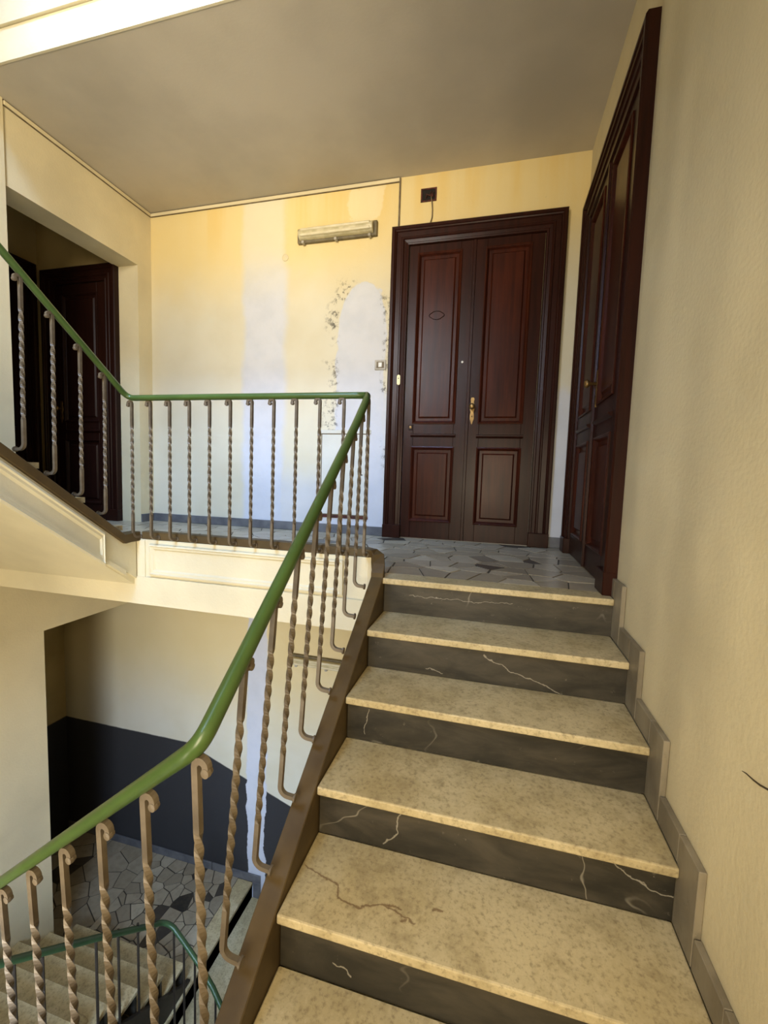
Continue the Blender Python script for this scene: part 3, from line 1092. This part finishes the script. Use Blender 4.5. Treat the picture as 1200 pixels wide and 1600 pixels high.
def knob_set(parent, x, y, z, mat='brass', long=True):
    mb = MB()
    prof = [(0.010, 0.10), (0.016, 0.085), (0.012, 0.06), (0.020, 0.03), (0.020, 0.005), (0.012, -0.02), (0.017, -0.045), (0.017, -0.075), (0.009, -0.10), (0.004, -0.12)]
    poly = [(x - a, z + b) for a, b in prof] + [(x + a, z + b) for a, b in reversed(prof)]
    mb.prism(poly, 'y', y - 0.005, y)
    pl_ = mb.build('escutcheon', mat, parent, bevel=0.001)
    MB().lathe([(0.010, 0.0), (0.009, -0.03), (0.013, -0.036), (0.023, -0.046), (0.025, -0.056), (0.019, -0.066), (0.006, -0.070)], (x, y - 0.004, z + 0.02), 'y', 16).build('knob', mat, pl_, smooth=True)
    MB().lathe([(0.005, 0), (0.005, -0.002)], (x, y - 0.005, z - 0.055), 'y', 10).build('keyhole', 'dark_hole', pl_)
    return pl_


def door(name, loc, rz, w, h, label, dark=False, single=False):
    d = empty(name, loc, rz)
    tag(d, label, 'door', 'structure')
    mat = 'mahogany_dark' if dark else 'mahogany'
    fr = MB()
    moulded_u(fr, w, h, ARCH)
    fo = fr.build('architrave', mat, d)
    for xa in (-0.002, w - 0.156):
        MB().box(xa, xa + 0.158, -0.062, 0, 0, 0.115).build('plinth_block', mat, d, bevel=0.004)
    MB().box(0.14, w - 0.14, 0.012, 0.03, 0, h - 0.14).build('backing', 'dark_hole', d)
    x0, x1 = 0.152, w - 0.152
    hl = h - 0.155
    if single:
        leaf(d, x0, x1, hl, (x0 + 0.10, x1 - 0.10, 1.0, hl - 0.1), (x0 + 0.10, x1 - 0.10, 0.17, 0.80), 0.895, mat=mat)
        knob_set(d, x0 + 0.05, -0.018, 1.10)
        return d, None, None, fo
    mid = (x0 + x1) / 2 + 0.005
    l1 = leaf(d, x0 + 0.002, mid - 0.002, hl, (x0 + 0.085, mid - 0.115, 1.005, hl - 0.075), (x0 + 0.085, mid - 0.115, 0.165, 0.79), 0.895, mat=mat)
    l2 = leaf(d, mid + 0.002, x1 - 0.002, hl, (mid + 0.095, x1 - 0.105, 1.005, hl - 0.075), (mid + 0.095, x1 - 0.105, 0.165, 0.79), 0.89, mat=mat)
    # meeting bead
    MB().prism([(mid - 0.018, -0.018), (mid - 0.014, -0.030), (mid + 0.006, -0.030), (mid + 0.010, -0.018)], 'z', 0.01, hl - 0.005).build('meeting_bead', mat, l2)
    knob_set(l2, mid + 0.034, -0.018, 1.11)
    return d, l1, l2, fo


DW = 1.381
d1, l1, l2, fo1 = door('door_1', (-1.526, YB, 0), 0, DW, 2.619, 'mahogany double door with panelled leaves facing the viewer on the back wall')
# details of the back door
es = MB()
ring = []
for k in range(20):
    a = 2 * PI * k / 20
    ring.append((0.097 + math.cos(a) * 0.0145, 1.364 + math.sin(a) * 0.0145 + (0.028 if math.sin(a) > 0 else -0.028)))
es.prism(ring, 'y', -0.042, -0.032)
e1 = es.build('lock_plate', 'ivory_plate', fo1)
e1['label'] = 'pale yellow keyhole plate'
MB().lathe([(0.006, 0), (0.006, -0.002)], (0.097, -0.042, 1.376), 'y', 10).build('keyhole', 'dark_hole', e1) if False else None
MB().lathe([(0.005, -0.0415), (0.005, -0.0435)], (0.097, 0, 1.376), 'y', 10).build('keyhole', 'dark_hole', d1)
# ghost of an oval name plate, spy hole, small lock on the left leaf
ov = MB()
pts = [(0.40 + math.cos(2 * PI * k / 28) * (0.058 + 0.006 * math.cos(8 * PI * k / 28)), -0.0185, 1.89 + math.sin(2 * PI * k / 28) * 0.034) for k in range(29)]
ov.tube(pts, 0.0028, 6)
ov.build('name_plate_mark', 'mahogany_dark', l1)
MB().lathe([(0.009, -0.017), (0.009, -0.021), (0.004, -0.022)], (0.630, 0, 1.501), 'y', 12).build('spy_hole', 'white_plastic', l1)
lk = MB().box(0.195, 0.232, -0.024, -0.017, 0.94, 0.985).build('lock_plate', 'mahogany_dark', l1, bevel=0.004)
MB().lathe([(0.011, -0.023), (0.011, -0.029), (0.007, -0.030)], (0.2135, 0, 0.965), 'y', 14).build('lock_cylinder', 'brass', l1)

d2, l3, l4, fo2 = door('door_2', (0, 1.452, 0), -PI / 2, 1.392, 2.56, 'dark mahogany double door on the right wall seen at a steep angle')
d3, _, _, _ = door('door_3', (-5.155, 1.385, 0), 0, 0.93, 2.50, 'dark single door facing the viewer inside the left recess', True, True)
d4, _, _, _ = door('door_4', (XR, 0.30, 0), PI / 2, 1.04, 2.56, 'dark door on the far side wall of the left recess', True, True)

# ------------------------------------------------------------------ fittings on the back wall


def fluorescent(loc, w, h, label, tilt=0.0):
    o = empty('fluorescent_light', loc)
    tag(o, label, 'light', group='wall tube lights')
    MB().prism([(0.0, -h / 2), (0.0, h / 2), (-0.028, h / 2), (-0.034, h / 2 - 0.012), (-0.034, -h / 2 + 0.012), (-0.028, -h / 2)], 'x', 0, w).build('housing', 'old_grey_housing', o, bevel=0.004)
    prof = []
    for k in range(13):
        a = -PI / 2 + PI * k / 12
        rr = 1.0 if k % 2 == 0 else 0.965
        prof.append((-0.030 - math.cos(a) * 0.058 * rr, math.sin(a) * (h / 2 - 0.017)))
    MB().prism(prof, 'x', 0.026, w - 0.026).build('diffuser', 'yellowed_diffuser', o, bevel=0.006, seg=2)
    for zz_ in (-0.018, 0.024):
        MB().lathe([(0.012, 0.05), (0.0125, 0.06), (0.0125, w - 0.06), (0.012, w - 0.05)], (0, -0.078, zz_), 'x', 10).build('tube_rib', 'white_tube', o, smooth=True)
    for u in (0.06, w / 2, w - 0.06):
        MB().box(u - 0.012, u + 0.012, -0.056, -0.018, -h / 2 - 0.012, -h / 2 + 0.012).build('clip', 'grey_plastic', o, bevel=0.003)
    return o


fluorescent((-2.40, YB, 2.642), 0.735, 0.125, 'yellowed plastic tube light on the wall left of the double door')
fluorescent((-2.40, YB, -1.252), 0.735, 0.10, 'dusty tube light on the lower wall behind the balusters')

sw = empty('light_switch', (-1.604, YB, 1.503))
tag(sw, 'small grey switch plate with white button left of the door frame', 'switch')
MB().box(-0.050, 0.050, -0.010, 0, -0.042, 0.042).build('plate', 'grey_plastic', sw, bevel=0.003)
MB().box(-0.034, 0.034, -0.012, -0.009, -0.027, 0.027).build('insert', 'cable_grey', sw, bevel=0.001)
MB().box(-0.016, 0.016, -0.017, -0.011, -0.02, 0.02).build('button', 'white_plastic', sw, bevel=0.003)

jb = empty('junction_box', (-1.235, YB, 2.865))
tag(jb, 'open rusty junction box with loose wires above the double door', 'junction box')
jm = MB()
jm.box(-0.066, 0.066, -0.006, 0.0, 0.042, 0.053).box(-0.066, 0.066, -0.006, 0, -0.053, -0.042).box(-0.066, -0.054, -0.006, 0, -0.042, 0.042).box(0.054, 0.066, -0.006, 0, -0.042, 0.042)
jm.build('box_rim', 'rust_box', jb)
MB().box(-0.054, 0.054, -0.002, 0, -0.042, 0.042).build('box_back', 'dark_hole', jb)
for k in range(5):
    a = random.uniform(-0.03, 0.03)
    MB().tube([(a, -0.004, random.uniform(-0.03, 0.03)), (a + random.uniform(-0.02, 0.02), -0.016, 0.0), (0.03, -0.010, -0.02), (0.045, -0.006, random.uniform(-0.03, 0.02))], 0.0035, 6).build('wire', 'rust_box', jb, smooth=True)
MB().tube([(0.022, -0.010, -0.02), (0.030, -0.012, -0.06), (0.036, -0.008, -0.12), (0.036, -0.008, -0.18), (0.026, -0.012, -0.22), (0.018, -0.02, -0.244)], 0.005, 6).build('cable', 'cable_grey', jb, smooth=True)

ct = empty('cable_trunking', (0, 0, 0))
tag(ct, 'thin painted cable trunking running under the ceiling', 'trunking')
MB().box(XW, -1.485, YB - 0.016, YB, ZC - 0.034, ZC - 0.006).build('duct', 'paint_cream', ct, bevel=0.003)
MB().box(XW, XW + 0.016, 0.24, YB - 0.016, ZC - 0.034, ZC - 0.006).build('duct', 'paint_cream', ct, bevel=0.003)
for za, zb in ((ZC - 0.0385, ZC - 0.034), (ZC - 0.006, ZC - 0.002)):  # thin dark strips that paint the shadow lines above and below the duct
    MB().box(XW + 0.012, -1.485, YB - 0.012, YB, za, zb).build('joint', 'cable_grey', ct)
    MB().box(XW, XW + 0.012, 0.24, YB - 0.012, za, zb).build('joint', 'cable_grey', ct)
MB().box(-1.487, -1.473, YB - 0.014, YB, 2.622, ZC - 0.004).build('cable', 'cable_grey', ct, bevel=0.003)

cv = MB().lathe([(0.031, 0), (0.031, -0.005), (0.026, -0.008), (0.004, -0.009)], (-2.532, YB, 2.486), 'y', 20).build('round_blanking_plate', 'paint_cream', smooth=False)
tag(cv, 'small round painted cover on the yellow wall left of the tube light', 'cover')

ha = empty('wall_hatch', (-1.915, YB, 0.14))
tag(ha, 'low painted access hatch in the wall behind the railing corner', 'hatch')
MB().box(-0.232, 0.232, -0.002, 0, 0.0, 0.785).build('hatch_gap', 'cable_grey', ha)
MB().box(-0.220, 0.220, -0.007, -0.001, 0.034, 0.760).build('hatch_door', 'paint_hatch', ha, bevel=0.002)
MB().box(-0.245, 0.245, -0.010, 0, 0.768, 0.80).build('hatch_lintel', 'paint_hatch', ha, bevel=0.002)
MB().box(-0.225, 0.235, -0.008, 0, 0.0, 0.026).build('hatch_sill', 'rust_box', ha, bevel=0.002)
MB().lathe([(0.006, -0.005), (0.006, -0.009)], (0.17, 0, 0.40), 'y', 8).build('hatch_lock', 'dark_hole', ha)

ck = MB().tube([(-0.0005, -1.034, -0.113), (-0.0005, -1.05, -0.108), (-0.0005, -1.078, -0.104), (-0.0005, -1.10, -0.099), (-0.0005, -1.14, -0.085), (-0.0005, -1.18, -0.08)], [0.0006, 0.0014, 0.002, 0.0022, 0.0022, 0.001], 6)
cko = ck.build('crack', 'crack_dark', bpy.data.objects['wall_right'], smooth=True)
